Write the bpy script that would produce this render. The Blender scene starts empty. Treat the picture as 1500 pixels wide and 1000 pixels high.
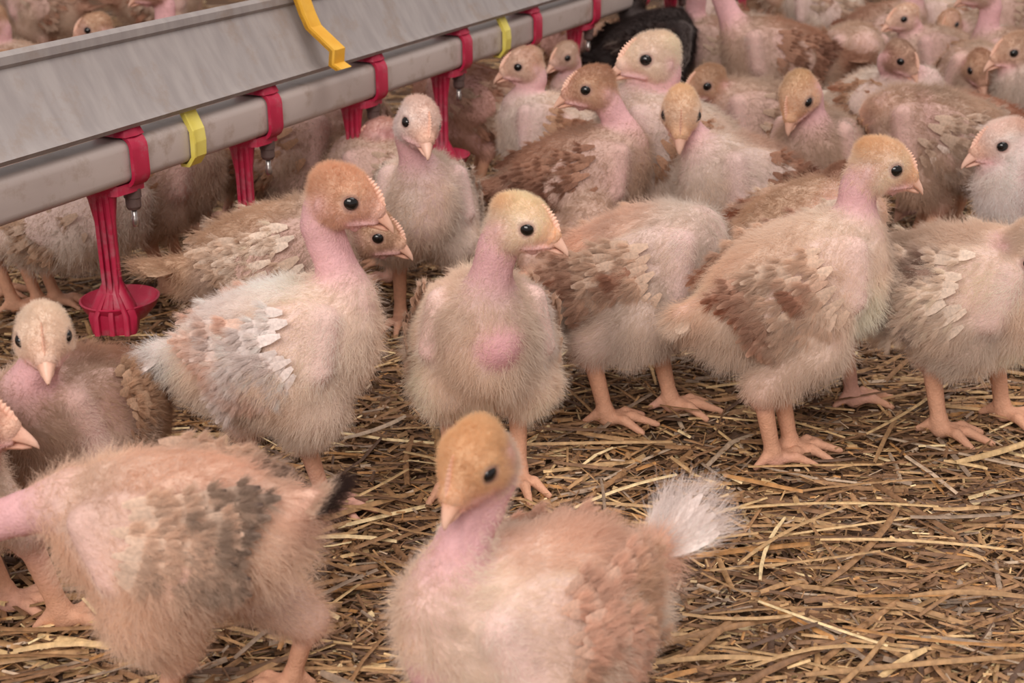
import bpy, math, random
import numpy as np
from mathutils import Vector, Matrix, Euler

R = np.random.RandomState(7)
random.seed(7)
C = bpy.context.scene.collection
scene = bpy.context.scene
rad = math.radians

# ------------------------------------------------------------------ camera, light, exposure
CAM_H, PITCH, F = 0.452, rad(22.0), 2000.0
cam_d = bpy.data.cameras.new('camera')
cam_d.sensor_width = 36.0
cam_d.lens = 36.0 * F / 1500.0
cam_d.clip_start = 0.02
cam_d.dof.use_dof = True
cam_d.dof.focus_distance = 0.92
cam_d.dof.aperture_fstop = 14.0
cam = bpy.data.objects.new('camera', cam_d)
cam.location = (0, 0, CAM_H)
cam.rotation_euler = (math.pi / 2 - PITCH, 0, 0)
C.objects.link(cam)
scene.camera = cam

w = bpy.data.worlds.new('barn_air')
scene.world = w
w.use_nodes = True
w.node_tree.nodes['Background'].inputs[0].default_value = (1.0, 0.895, 0.865, 1)
w.node_tree.nodes['Background'].inputs[1].default_value = 0.46

def area(name, loc, target, size, power, col):
    l = bpy.data.lights.new(name, 'AREA')
    l.shape = 'RECTANGLE'
    l.size, l.size_y = size
    l.energy = power
    l.color = col
    o = bpy.data.objects.new(name, l)
    o.location = loc
    o.rotation_euler = (Vector(target) - Vector(loc)).to_track_quat('-Z', 'Y').to_euler()
    C.objects.link(o)
    return o

area('barn_light_front', (-0.5, -1.1, 1.55), (0.15, 0.9, 0.1), (1.6, 1.0), 45, (1.0, 0.91, 0.855))
area('barn_light_above', (0.9, 1.1, 2.6), (0.2, 1.0, 0), (2.2, 1.6), 38, (1.0, 0.905, 0.855))

scene.view_settings.view_transform = 'Standard'
scene.view_settings.look = 'None'
scene.view_settings.gamma = 1.0
scene.view_settings.use_curve_mapping = False
scene.view_settings.exposure = 0.0
scene.cycles.use_denoising = True
scene.cycles.max_bounces = 6
scene.cycles.diffuse_bounces = 3
scene.cycles.transparent_max_bounces = 8

# ------------------------------------------------------------------ helpers
def ray(u, v):
    x, y = (u - 750.0) / F, (500.0 - v) / F
    c, s = math.cos(PITCH), math.sin(PITCH)
    return np.array([x, c + y * s, -s + y * c])

def at(u, v, d):                      # the place at horizontal distance d behind a spot of the photograph
    r = ray(u, v)
    return np.array([0, 0, CAM_H]) + r * (d / r[1])

def at_z(u, v, z):                    # the same, at height z
    r = ray(u, v)
    return np.array([0, 0, CAM_H]) + r * ((z - CAM_H) / r[2])

def S(*rgb):                          # sRGB 0-255 -> linear
    a = np.array(rgb, float) / 255.0
    return np.where(a <= 0.04045, a / 12.92, ((a + 0.055) / 1.055) ** 2.4)

def unit(v):
    return v / (np.linalg.norm(v, axis=-1, keepdims=True) + 1e-12)

def tag(o, label=None, cat=None, group=None, kind=None):
    if label: o['label'] = label
    if cat: o['category'] = cat
    if group: o['group'] = group
    if kind: o['kind'] = kind
    return o

def empty(name, loc, rz=0.0):
    o = bpy.data.objects.new(name, None)
    o.empty_display_size = 0.02
    o.location = loc
    o.rotation_euler = (0, 0, rz)
    C.objects.link(o)
    return o

def mesh_obj(name, verts, faces, mat, parent=None, tint=None, smooth=True):
    """faces: (n,k) int array, or a list of index tuples; tint: (n,3) per-vertex colour."""
    me = bpy.data.meshes.new(name)
    verts = np.asarray(verts, np.float32)
    if isinstance(faces, np.ndarray):
        n, k = faces.shape
        me.vertices.add(len(verts)); me.vertices.foreach_set('co', verts.ravel())
        me.loops.add(n * k); me.loops.foreach_set('vertex_index', faces.astype(np.int32).ravel())
        me.polygons.add(n); me.polygons.foreach_set('loop_start', np.arange(0, n * k, k, dtype=np.int32))
        me.update(calc_edges=True)
    else:
        me.from_pydata([tuple(map(float, p)) for p in verts], [], [tuple(map(int, f)) for f in faces])
        me.update()
    if smooth:
        me.polygons.foreach_set('use_smooth', np.ones(len(me.polygons), bool))
    if tint is not None:
        at_ = me.attributes.new('tint', 'FLOAT_COLOR', 'POINT')
        at_.data.foreach_set('color', np.concatenate([tint, np.ones((len(tint), 1))], 1).astype(np.float32).ravel())
    me.materials.append(mat)
    o = bpy.data.objects.new(name, me)
    C.objects.link(o)
    if parent is not None: o.parent = parent
    return o

# ------------------------------------------------------------------ materials
def new_mat(name):
    m = bpy.data.materials.new(name); m.use_nodes = True
    nt = m.node_tree
    for n in list(nt.nodes): nt.nodes.remove(n)
    out = nt.nodes.new('ShaderNodeOutputMaterial')
    return m, nt, out

def node(nt, kind, **kw):
    n = nt.nodes.new(kind)
    for k, v in kw.items(): setattr(n, k, v)
    return n

def tinted(name, rough=0.7, bump=0.0, bscale=400.0, sss=0.0, spec=0.3, var=0.0, trans=0.0, wave=False):
    m, nt, out = new_mat(name)
    a = node(nt, 'ShaderNodeAttribute', attribute_name='tint')
    p = node(nt, 'ShaderNodeBsdfPrincipled')
    p.inputs['Roughness'].default_value = rough
    p.inputs['Specular IOR Level'].default_value = spec
    tc = node(nt, 'ShaderNodeTexCoord')
    col = a.outputs['Color']
    if var > 0:
        nz = node(nt, 'ShaderNodeTexNoise'); nz.inputs['Scale'].default_value = bscale * 0.45; nz.inputs['Detail'].default_value = 4
        nt.links.new(tc.outputs['Object'], nz.inputs['Vector'])
        mr = node(nt, 'ShaderNodeMapRange'); mr.inputs['To Min'].default_value = 1 - var; mr.inputs['To Max'].default_value = 1 + var
        mr.inputs['From Min'].default_value = 0.3; mr.inputs['From Max'].default_value = 0.7
        nt.links.new(nz.outputs['Fac'], mr.inputs['Value'])
        mx = node(nt, 'ShaderNodeVectorMath', operation='SCALE')
        nt.links.new(col, mx.inputs[0]); nt.links.new(mr.outputs[0], mx.inputs['Scale'])
        col = mx.outputs[0]
    nt.links.new(col, p.inputs['Base Color'])
    if bump > 0:
        nz2 = node(nt, 'ShaderNodeTexNoise'); nz2.inputs['Scale'].default_value = bscale; nz2.inputs['Detail'].default_value = 3
        nt.links.new(tc.outputs['Object'], nz2.inputs['Vector'])
        b = node(nt, 'ShaderNodeBump'); b.inputs['Strength'].default_value = bump; b.inputs['Distance'].default_value = 0.001
        nt.links.new(nz2.outputs['Fac'], b.inputs['Height'])
        nt.links.new(b.outputs[0], p.inputs['Normal'])
    if sss > 0:
        p.inputs['Subsurface Weight'].default_value = sss
        p.inputs['Subsurface Radius'].default_value = (0.006, 0.003, 0.002)
        p.inputs['Subsurface Scale'].default_value = 1.0
    sh = p.outputs[0]
    if trans > 0:
        t = node(nt, 'ShaderNodeBsdfTranslucent'); nt.links.new(col, t.inputs['Color'])
        ms = node(nt, 'ShaderNodeMixShader'); ms.inputs[0].default_value = trans
        nt.links.new(sh, ms.inputs[1]); nt.links.new(t.outputs[0], ms.inputs[2]); sh = ms.outputs[0]
    nt.links.new(sh, out.inputs['Surface'])
    return m

M_SKIN = tinted('chick_skin', rough=0.62, bump=0.7, bscale=650, sss=0.0, spec=0.25, var=0.07)
M_BEAK = tinted('beak_horn', rough=0.4, bump=0.15, bscale=700, spec=0.4, var=0.05)
M_FEATHER = tinted('feather_vane', rough=0.75, bump=0.2, bscale=1200, spec=0.15, var=0.16, trans=0.15)

def hair_mat(name, trans):
    m, nt, out = new_mat(name)
    a = node(nt, 'ShaderNodeAttribute', attribute_name='tint')
    d = node(nt, 'ShaderNodeBsdfDiffuse'); t = node(nt, 'ShaderNodeBsdfTranslucent')
    nt.links.new(a.outputs['Color'], d.inputs['Color']); nt.links.new(a.outputs['Color'], t.inputs['Color'])
    ms = node(nt, 'ShaderNodeMixShader'); ms.inputs[0].default_value = trans
    nt.links.new(d.outputs[0], ms.inputs[1]); nt.links.new(t.outputs[0], ms.inputs[2])
    nt.links.new(ms.outputs[0], out.inputs['Surface'])
    return m
M_DOWN = hair_mat('chick_down', 0.35)

def plain(name, col, rough=0.5, spec=0.5, metal=0.0, coat=0.0):
    m, nt, out = new_mat(name)
    p = node(nt, 'ShaderNodeBsdfPrincipled')
    p.inputs['Base Color'].default_value = (*col, 1)
    p.inputs['Roughness'].default_value = rough
    p.inputs['Specular IOR Level'].default_value = spec
    p.inputs['Metallic'].default_value = metal
    p.inputs['Coat Weight'].default_value = coat
    nt.links.new(p.outputs[0], out.inputs['Surface'])
    return m
M_EYE = plain('eye_black', (0.006, 0.005, 0.005), 0.12, 0.6)

def mottled(name, c1, c2, scale, rough, metal=0.0, stretch=(1, 1, 1), bump=0.2, dirt=None, dscale=30.0, lo=0.35, hi=0.65, trans=0.0):
    m, nt, out = new_mat(name)
    tc = node(nt, 'ShaderNodeTexCoord'); mp = node(nt, 'ShaderNodeMapping'); mp.inputs['Scale'].default_value = stretch
    nt.links.new(tc.outputs['Object'], mp.inputs['Vector'])
    nz = node(nt, 'ShaderNodeTexNoise'); nz.inputs['Scale'].default_value = scale; nz.inputs['Detail'].default_value = 6
    nt.links.new(mp.outputs[0], nz.inputs['Vector'])
    r = node(nt, 'ShaderNodeValToRGB')
    r.color_ramp.elements[0].position = lo; r.color_ramp.elements[0].color = (*c1, 1)
    r.color_ramp.elements[1].position = hi; r.color_ramp.elements[1].color = (*c2, 1)
    nt.links.new(nz.outputs['Fac'], r.inputs[0])
    col = r.outputs[0]
    if dirt is not None:
        n2 = node(nt, 'ShaderNodeTexNoise'); n2.inputs['Scale'].default_value = dscale; n2.inputs['Detail'].default_value = 8; n2.inputs['Roughness'].default_value = 0.7
        nt.links.new(tc.outputs['Object'], n2.inputs['Vector'])
        mr = node(nt, 'ShaderNodeMapRange'); mr.inputs['From Min'].default_value = 0.52; mr.inputs['From Max'].default_value = 0.72
        nt.links.new(n2.outputs['Fac'], mr.inputs['Value'])
        mx = node(nt, 'ShaderNodeMix', data_type='RGBA')
        nt.links.new(mr.outputs[0], mx.inputs['Factor']); nt.links.new(col, mx.inputs['A']); mx.inputs['B'].default_value = (*dirt, 1)
        col = mx.outputs['Result']
    p = node(nt, 'ShaderNodeBsdfPrincipled')
    p.inputs['Roughness'].default_value = rough; p.inputs['Metallic'].default_value = metal
    nt.links.new(col, p.inputs['Base Color'])
    b = node(nt, 'ShaderNodeBump'); b.inputs['Strength'].default_value = bump; b.inputs['Distance'].default_value = 0.001
    nt.links.new(nz.outputs['Fac'], b.inputs['Height']); nt.links.new(b.outputs[0], p.inputs['Normal'])
    nt.links.new(p.outputs[0], out.inputs['Surface'])
    return m

# ------------------------------------------------------------------ floor and straw
def make_floor():
    n = 90
    xs = np.linspace(-3.2, 3.4, n); ys = np.linspace(-0.4, 6.0, n)
    X, Y = np.meshgrid(xs, ys, indexing='ij')
    Z = 0.002 * np.sin(X * 31 + 2 * np.sin(Y * 17)) + 0.002 * np.sin(Y * 37 + X * 11) - 0.006
    V = np.stack([X, Y, Z], -1).reshape(-1, 3)
    i = np.arange(n - 1)[:, None] * n + np.arange(n - 1)[None, :]
    Fq = np.stack([i, i + n, i + n + 1, i + 1], -1).reshape(-1, 4)
    m = mottled('litter_bed', S(88, 62, 44), S(128, 96, 68), 180, 0.95, bump=1.0, stretch=(0.6, 1.5, 1), dirt=S(88, 70, 62), dscale=14)
    o = mesh_obj('floor', V, Fq, m)
    tag(o, kind='structure')
make_floor()

STRAW_COLS = (lambda c: (c * .82 + c.mean(1, keepdims=True) * .18) * np.array([1.03, 1.0, .95]))(np.array([S(112, 80, 52), S(135, 98, 64), S(152, 112, 70), S(170, 130, 82), S(188, 150, 98), S(210, 175, 118),
                       S(232, 205, 150), S(98, 72, 54), S(150, 128, 108), S(186, 162, 136), S(178, 126, 62)]))
def straw_mesh(n, P, yaw, L, W, tilt, col, bend=None, seg=4):
    """n arched ribbons, each (seg+1) x 3 vertices"""
    t = np.linspace(-0.5, 0.5, seg + 1)
    dirx = np.stack([np.cos(yaw) * np.cos(tilt), np.sin(yaw) * np.cos(tilt), np.sin(tilt)], -1)
    side = np.stack([-np.sin(yaw), np.cos(yaw), np.zeros(n)], -1)
    up = np.cross(dirx, side)
    roll = R.uniform(-0.5, 0.5, n)
    s2 = side * np.cos(roll)[:, None] + up * np.sin(roll)[:, None]
    u2 = np.cross(dirx, s2)
    bend = R.normal(0, 0.035, n) if bend is None else bend
    sag = np.where(R.rand(n) < 0.5, R.uniform(0, 0.035, n), 0)
    V = np.zeros((n, seg + 1, 3, 3))
    for j, tj in enumerate(t):
        c = P + dirx * (L * tj)[:, None] + side * (bend * L * (tj * tj * 4 - 0.5))[:, None] - np.array([0, 0, 1]) * (sag * L * (tj * tj * 4))[:, None]
        ww = W * (1.0 if 0 < j < seg else 0.75)
        V[:, j, 0] = c - s2 * (ww * 0.5)[:, None]
        V[:, j, 1] = c + u2 * (W * 0.33)[:, None]
        V[:, j, 2] = c + s2 * (ww * 0.5)[:, None]
    base = (np.arange(n) * (seg + 1) * 3)[:, None, None]
    fj = []
    for j in range(seg):
        a = j * 3
        fj += [[a, a + 1, a + 4, a + 3], [a + 1, a + 2, a + 5, a + 4]]
    Fq = (base + np.array(fj)[None]).reshape(-1, 4)
    T = np.repeat(col, (seg + 1) * 3, axis=0)
    T = T * (1 + R.normal(0, 0.05, (len(T), 1)))
    return V.reshape(-1, 3), Fq, np.clip(T, 0.01, 0.95)

M_STRAW = tinted('straw', rough=0.55, bump=0.35, bscale=500, spec=0.35, var=0.28)

def straw_field(name, n, ymin, ymax, Lr, Wr, zr, seg=2, probs=None, power=1.0):
    q = R.rand(n) ** power
    y = ymin + (ymax - ymin) * q
    half = 0.12 + 0.42 * y
    x = R.uniform(-1, 1, n) * half
    z = R.uniform(zr[0], zr[1], n)
    yaw = R.normal(0.05, 0.75, n)
    L = Lr[0] + (Lr[1] - Lr[0]) * R.rand(n) ** 2.2
    W = Wr[0] + (Wr[1] - Wr[0]) * R.rand(n) ** 1.6
    tilt = R.normal(0, 0.10, n) * np.clip(0.03 / L, 0.25, 2)
    col = STRAW_COLS[R.choice(len(STRAW_COLS), n, p=probs)]
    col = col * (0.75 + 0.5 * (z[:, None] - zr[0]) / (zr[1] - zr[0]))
    return straw_mesh(n, np.stack([x, y, z], -1), yaw, L, W, tilt, col, seg=seg)

def join(parts):
    V, Fs, T, o = [], [], [], 0
    for v, f, t in parts:
        V.append(v); Fs.append(f + o); T.append(t); o += len(v)
    return np.concatenate(V), np.concatenate(Fs), np.concatenate(T)

pr1 = np.array([.18, .20, .17, .11, .06, .03, .025, .10, .07, .03, .04]); pr1 /= pr1.sum()
pr2 = np.array([.10, .16, .20, .18, .12, .05, .02, .05, .04, .03, .05]); pr2 /= pr2.sum()
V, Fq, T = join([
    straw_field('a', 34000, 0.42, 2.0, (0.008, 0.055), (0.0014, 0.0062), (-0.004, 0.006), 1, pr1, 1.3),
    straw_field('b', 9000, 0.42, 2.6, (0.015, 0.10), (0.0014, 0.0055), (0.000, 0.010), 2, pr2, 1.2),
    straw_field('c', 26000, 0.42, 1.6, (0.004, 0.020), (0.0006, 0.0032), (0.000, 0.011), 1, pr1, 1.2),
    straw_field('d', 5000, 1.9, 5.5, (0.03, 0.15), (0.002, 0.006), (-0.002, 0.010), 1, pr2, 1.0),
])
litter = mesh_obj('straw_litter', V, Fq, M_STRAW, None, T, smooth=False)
tag(litter, 'chopped brown and golden straw litter covering the barn floor', 'straw', kind='stuff')

def big_stalks():
    # separate long stalks in the open ground between and before the birds
    k = 0
    spots = []
    for _ in range(1400):
        u = R.uniform(-20, 1520); v = R.uniform(500, 1010)
        if v < 640 and u > 900 and R.rand() < .3: continue
        spots.append((u, v))
    spots = spots[:230]
    hand = [  # clear long stalks of the photograph: two ends in the picture
        ((640, 655), (985, 645)), ((20, 946), (180, 942)), ((1060, 740), (1375, 735)), ((1150, 708), (1440, 700)),
        ((1000, 905), (1180, 900)), ((1090, 600), (1240, 640)), ((1270, 640), (1390, 560)), ((1330, 868), (1500, 872)),
        ((820, 560), (880, 610)), ((960, 965), (1130, 962)), ((1180, 985), (1500, 958)), ((120, 880), (235, 975)),
        ((1110, 880), (1300, 945)), ((870, 735), (1000, 745)), ((450, 760), (600, 690)), ((1040, 835), (1290, 810)),
        ((330, 700), (335, 620)), ((210, 632), (278, 626)), ((840, 740), (990, 690)), ((1200, 790), (1490, 800)),
    ]
    for i in range(len(hand) + len(spots)):
        if i < len(hand):
            a = at_z(*hand[i][0], 0.014); b = at_z(*hand[i][1], 0.014)
            P = (a + b) / 2; d = b - a
            L = max(np.linalg.norm(d), .03); yaw = math.atan2(d[1], d[0])
            W = R.uniform(0.0022, 0.0042); ci = R.choice([4, 5, 6, 3])
        else:
            u, v = spots[i - len(hand)]
            P = at_z(u, v, R.uniform(0.009, 0.015)); yaw = R.normal(0.03, 0.6); L = 0.025 + 0.10 * R.rand() ** 1.6
            W = R.uniform(0.0018, 0.0048); ci = R.choice(11, p=pr2)
        v_, f_, t_ = straw_mesh(1, np.zeros((1, 3)), np.zeros(1), np.array([L]), np.array([W]), np.zeros(1),
                                STRAW_COLS[[ci]] * 1.0, seg=5)
        o = mesh_obj('straw_stalk', v_, f_, M_STRAW, None, t_, smooth=False)
        o.location = P; o.rotation_euler = (0, R.normal(0, 0.025), yaw)
        uu = 750 + F * P[0] / (P[1] * math.cos(PITCH) + (CAM_H - P[2]) * math.sin(PITCH))
        vv = 500 - F * math.tan(PITCH - math.atan2(CAM_H - P[2], P[1]))
        where = ('in front of the crouching chick with the white tail' if vv > 950 and 560 < uu < 1000 else
                 'under the peach chick at lower left' if vv > 780 and uu < 560 else
                 'behind the peach chick at lower left' if vv > 600 and uu < 420 else
                 'beside the white-faced chick at left' if uu < 420 else
                 'between the two front chicks' if uu < 640 and vv > 680 else
                 'around the pale pink chick' if uu < 600 else
                 'behind the crouching chick' if uu < 1000 and vv > 640 else
                 'under the chick with bare pink crop' if uu < 860 else
                 'around the feet of the large cream chick' if vv < 700 else
                 'on the open litter near the bottom edge' if vv > 880 else
                 'on the open litter right of the white tail' if uu < 1250 else 'on the open litter near the right edge')
        size = 'short' if L < .045 else ('long' if L > .085 else 'medium')
        tone = ['brown', 'brown', 'tan', 'tan', 'golden', 'pale yellow', 'pale yellow', 'dark brown', 'greyish', 'greyish', 'orange'][ci]
        wid = 'broad' if W > .0036 else 'thin'
        tag(o, f'{size} {wid} {tone} straw {where}', 'straw', 'loose straw stalks on the litter')
big_stalks()

# ------------------------------------------------------------------ drinker line
TD = np.array([math.sin(rad(27)), math.cos(rad(27)), 0.0])
ND = np.array([math.cos(rad(27)), -math.sin(rad(27)), 0.0])
UZ = np.array([0, 0, 1.0])
PO = at(178, 231, 1.0)
line = empty('drinker_line', tuple(PO), 0.0)
line.rotation_euler = (0, 0, math.atan2(TD[1], TD[0]))   # local x = along pipe, local y = away-left, local z = up
tag(line, 'nipple drinker line: grey square pipe under a metal profile with red drip cups', 'drinker line')

def extrude(profile, x0, x1, nseg, name, mat, parent, closed=True, tint=None):
    pts = np.array(profile); k = len(pts)
    xs = np.linspace(x0, x1, nseg + 1)
    V = np.concatenate([np.concatenate([np.full((k, 1), x), pts], 1) for x in xs])
    f = []
    for i in range(nseg):
        for j in range(k if closed else k - 1):
            a, b = i * k + j, i * k + (j + 1) % k
            f.append((a, b, b + k, a + k))
    if closed:
        f.append(tuple(range(k))[::-1]); f.append(tuple(nseg * k + j for j in range(k)))
    o = mesh_obj(name, V, f, mat, parent)
    return o

def auto_smooth(o, ang=35):
    me = o.data
    me.set_sharp_from_angle(angle=rad(ang))

def rrect(hw, hh, r, n=5):
    p = []
    for cx, cz, a0 in ((hw - r, hh - r, 0), (-hw + r, hh - r, 90), (-hw + r, -hh + r, 180), (hw - r, -hh + r, 270)):
        for i in range(n + 1):
            a = rad(a0 + 90 * i / n)
            p.append((cx + r * math.cos(a), cz + r * math.sin(a)))
    return p

M_PIPE = mottled('pipe_plastic', S(174, 161, 155), S(190, 178, 172), 25, 0.38, stretch=(0.3, 1, 1), bump=0.03, dirt=S(156, 138, 124), dscale=38)
M_ALU = mottled('dull_aluminium', S(148, 141, 139), S(162, 155, 152), 50, 0.55, metal=0.2, stretch=(2.0, 0.5, 0.5), bump=0.05, dirt=S(146, 130, 118), dscale=22)
M_RED = mottled('red_plastic', S(172, 24, 62), S(192, 44, 78), 40, 0.38, bump=0.08, dirt=S(176, 96, 108), dscale=60)
M_YEL = mottled('yellow_plastic', S(222, 206, 86), S(232, 220, 120), 40, 0.4, bump=0.03)
M_ORA = mottled('amber_plastic', S(226, 166, 40), S(236, 184, 66), 40, 0.4, bump=0.03)
M_STEEL = plain('nipple_steel', (0.45, 0.42, 0.40), 0.28, 0.5, 0.9)
M_DGREY = plain('nipple_body_grey', tuple(S(96, 78, 74)), 0.5, 0.4)

PW, PH = 0.0150, 0.0165
pipe = extrude(rrect(PW, PH, 0.0075), -0.45, 3.2, 8, 'water_pipe', M_PIPE, line)
auto_smooth(pipe, 50)
# profile: local y negative = towards the camera
prof = [(-0.0150, 0.0245), (-0.0185, 0.0285), (-0.0130, 0.0330), (0.0130, 0.0800), (0.0105, 0.0830), (0.0110, 0.0885), (0.0145, 0.0915),
        (0.0170, 0.0895), (0.0155, 0.0810), (-0.0095, 0.0330), (0.0100, 0.0330), (0.0100, 0.0300), (-0.0100, 0.0260)]
alu = extrude(prof, -0.45, 3.2, 8, 'support_profile', M_ALU, line)
auto_smooth(alu, 25)

def lathe(profile, n=14, axis_z=True):
    k = len(profile); V = []; f = []
    for r_, z in profile:
        for i in range(n):
            a = 2 * math.pi * i / n
            V.append((r_ * math.cos(a), r_ * math.sin(a), z))
    for j in range(k - 1):
        for i in range(n):
            f.append((j * n + i, j * n + (i + 1) % n, (j + 1) * n + (i + 1) % n, (j + 1) * n + i))
    f.append(tuple(range(n))[::-1]); f.append(tuple((k - 1) * n + i for i in range(n)))
    return V, f

def rects_loft(sections):
    """sections: list of (x, y, z, hx, hy) -> box loft; returns V,f"""
    V, f = [], []
    for (x, y, z, hx, hy) in sections:
        m = 10
        for i in range(m):
            a = 2 * math.pi * (i + .5) / m
            ca, sa = math.cos(a), math.sin(a)
            V.append((x + hx * np.sign(ca) * abs(ca) ** .45, y + hy * np.sign(sa) * abs(sa) ** .45, z))
    m = 10
    for j in range(len(sections) - 1):
        for i in range(m):
            f.append((j * m + i, j * m + (i + 1) % m, (j + 1) * m + (i + 1) % m, (j + 1) * m + i))
    f.append(tuple(range(m))[::-1]); f.append(tuple((len(sections) - 1) * m + i for i in range(m)))
    return V, f

def add(parts):
    V, f, o = [], [], 0
    for v, ff in parts:
        V += [tuple(p) for p in v]; f += [tuple(i + o for i in q) for q in ff]; o += len(v)
    return V, f

def band(x0, x1, outer, inner):
    """open strap: outer and inner poly-lines in (y, z), between x0 and x1"""
    k = len(outer); V = []
    for x in (x0, x1):
        for p in outer: V.append((x, *p))
        for p in inner: V.append((x, *p))
    f = []
    for j in range(k - 1):
        f.append((j, j + 1, 2 * k + j + 1, 2 * k + j))
        f.append((k + j, 2 * k + k + j, 2 * k + k + j + 1, k + j + 1))
        f.append((j, k + j, k + j + 1, j + 1))
        f.append((2 * k + j, 2 * k + j + 1, 3 * k + j + 1, 3 * k + j))
    f.append((0, 2 * k, 3 * k, k)); f.append((k - 1, 2 * k - 1, 4 * k - 1, 3 * k - 1))
    return V, f

def rod_turn(V):
    # the rod's broad side faces across the pipe's run, beside the saddle
    out = []
    for x, y, z in V:
        yy = y - 0.016
        c, s_ = math.cos(rad(-62)), math.sin(rad(-62))
        out.append((-0.020 + c * x - s_ * yy, 0.004 + s_ * x + c * yy, z))
    return out

def make_drinker():
    g = 0.0012; tk = 0.0030
    hw, hh, r = PW + g, PH + g, 0.0085
    full = rrect(hw + tk, hh + tk, r + tk, 5); inn = rrect(hw, hh, r, 5)
    # ring all round
    v1 = band(-0.0085, 0.0085, full + [full[0]], inn + [inn[0]])
    # top saddle plate
    v2 = rects_loft([(0, 0.002, hh + 0.001, 0.013, 0.019), (0, 0.002, hh + 0.0075, 0.011, 0.016), (0, 0.002, hh + 0.011, 0.006, 0.010)])
    v3 = rects_loft([(-.006, 0.000, -hh - 0.006, 0.018, 0.013), (-.005, 0.0, -hh + 0.001, 0.018, 0.012)])
    V, f = add([v1, v2, v3])
    sad = mesh_obj('drinker_saddle', V, f, M_RED, line); auto_smooth(sad, 40)
    # rod with flare on the far side, cup below
    y0 = 0.016
    secs = [(0, y0 - 0.003, -hh + 0.002, 0.0130, 0.006), (0, y0 - 0.001, -hh - 0.010, 0.0100, 0.0055), (0, y0, -hh - 0.028, 0.0074, 0.0048),
            (0, y0, -0.060, 0.0070, 0.0044), (0, y0, -0.092, 0.0072, 0.0044), (0, y0 - 0.002, -0.100, 0.0115, 0.0055), (0, y0 - 0.004, -0.110, 0.0165, 0.007),
            (0, y0 - 0.005, -0.118, 0.0190, 0.008), (0, y0 - 0.005, -0.128, 0.0175, 0.0085), (0, y0 - 0.005, -0.132, 0.0165, 0.008)]
    rib = [(0, y0 - 0.0055, z, 0.0016, 0.002) for z in (-0.020, -0.06, -0.10)] + [(0, y0 - 0.013, -0.116, 0.0022, 0.003), (0, y0 - 0.014, -0.131, 0.0022, 0.003)]
    ribs = []
    for dx in (-0.0075, 0, 0.0075):
        ribs.append(rects_loft([(x + dx * (0.62 if z > -0.105 else 1.5), y, z, hx, hy) for (x, y, z, hx, hy) in rib]))
    V, f = add([rects_loft(secs)] + ribs)
    V = rod_turn(V)
    rod = mesh_obj('cup_rod', V, f, M_RED, sad); auto_smooth(rod, 50)
    prof_c = [(0.010, -0.130), (0.020, -0.126), (0.027, -0.118), (0.0300, -0.1115), (0.0285, -0.1110), (0.0255, -0.117), (0.018, -0.122), (0.004, -0.124)]
    V, f = lathe(prof_c, 28)
    V = [(x * 1.05 - 0.006, y + 0.012, z) for x, y, z in V]
    cup = mesh_obj('drip_cup', V, f, M_RED, sad); auto_smooth(cup, 45)
    V, f = lathe([(0.0068, -hh - 0.005), (0.0068, -hh - 0.012), (0.0060, -hh - 0.0125), (0.0060, -hh - 0.019), (0.0045, -hh - 0.0215), (0.0020, -hh - 0.022)], 12)
    nb = mesh_obj('nipple_body', [(x + 0.001, y - 0.006, z) for x, y, z in V], f, M_DGREY, sad); auto_smooth(nb, 30)
    V, f = lathe([(0.0022, -hh - 0.0215), (0.0022, -hh - 0.027), (0.0030, -hh - 0.0285), (0.0032, -hh - 0.033), (0.0024, -hh - 0.035)], 12)
    npn = mesh_obj('nipple_pin', [(x + 0.001, y - 0.006, z) for x, y, z in V], f, M_STEEL, sad)
    return sad
sad = make_drinker()
for i in range(-1, 12):
    if i == 0: continue
    c = sad.copy(); C.objects.link(c); c.parent = line; c.location.x = i * 0.169
    for ch in sad.children:
        d = ch.copy(); C.objects.link(d); d.parent = c

def make_clip(x):
    hw, hh, r = PW + .001, PH + .001, 0.0085; tk = 0.0022
    outer = [(-0.010, hh + 0.013), (-0.011, hh + 0.006)] + [(-hw - tk, hh - 0.008), (-hw - tk - .001, 0), (-hw - tk, -hh + 0.006), (-hw + 0.004, -hh - tk), (-hw + 0.012, -hh - tk - .0005)]
    inner = [(-0.007, hh + 0.013), (-0.008, hh + 0.005)] + [(-hw, hh - 0.009), (-hw - .0002, 0), (-hw, -hh + 0.006), (-hw + 0.005, -hh), (-hw + 0.012, -hh)]
    V1 = band(-0.0075, 0.0075, outer, inner)
    V2 = band(-0.0085, -0.0065, [(p[0] - 0.0015, p[1]) for p in outer], inner)
    V, f = add([V1, V2])
    o = mesh_obj('pipe_clip', V, f, M_YEL, line, smooth=False); o.location.x = x
    return o
make_clip(0.068); make_clip(0.598)

def make_hook():
    # amber bracket folded over the metal profile
    pts = [(0.030, 0.135), (0.010, 0.108), (-0.000, 0.082), (-0.006, 0.070), (-0.022, 0.058), (-0.030, 0.052), (-0.0285, 0.040), (-0.036, 0.036)]
    outer = [(y - 0.0035, z + 0.001) for y, z in pts]; inner = pts
    V1 = band(-0.010, 0.010, outer, inner)
    V2 = band(-0.010, -0.0075, [(y - 0.006, z + 0.002) for y, z in pts], inner)
    V, f = add([V1, V2])
    o = mesh_obj('hanging_hook', V, f, M_ORA, line, smooth=False)
    o.location.x = 0.245; o.location.z = -0.008
    tag(o, 'amber plastic hook folded over the metal profile')
make_hook()

# ------------------------------------------------------------------ birds: distance-field bodies
def sm_cap(P, a, b, ra, rb):
    ab = b - a; L2 = max(float(ab @ ab), 1e-12)
    t = np.clip(((P - a) @ ab) / L2, 0, 1)
    q = P - a - t[..., None] * ab
    return np.sqrt((q * q).sum(-1)) - (ra + (rb - ra) * t)

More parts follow.
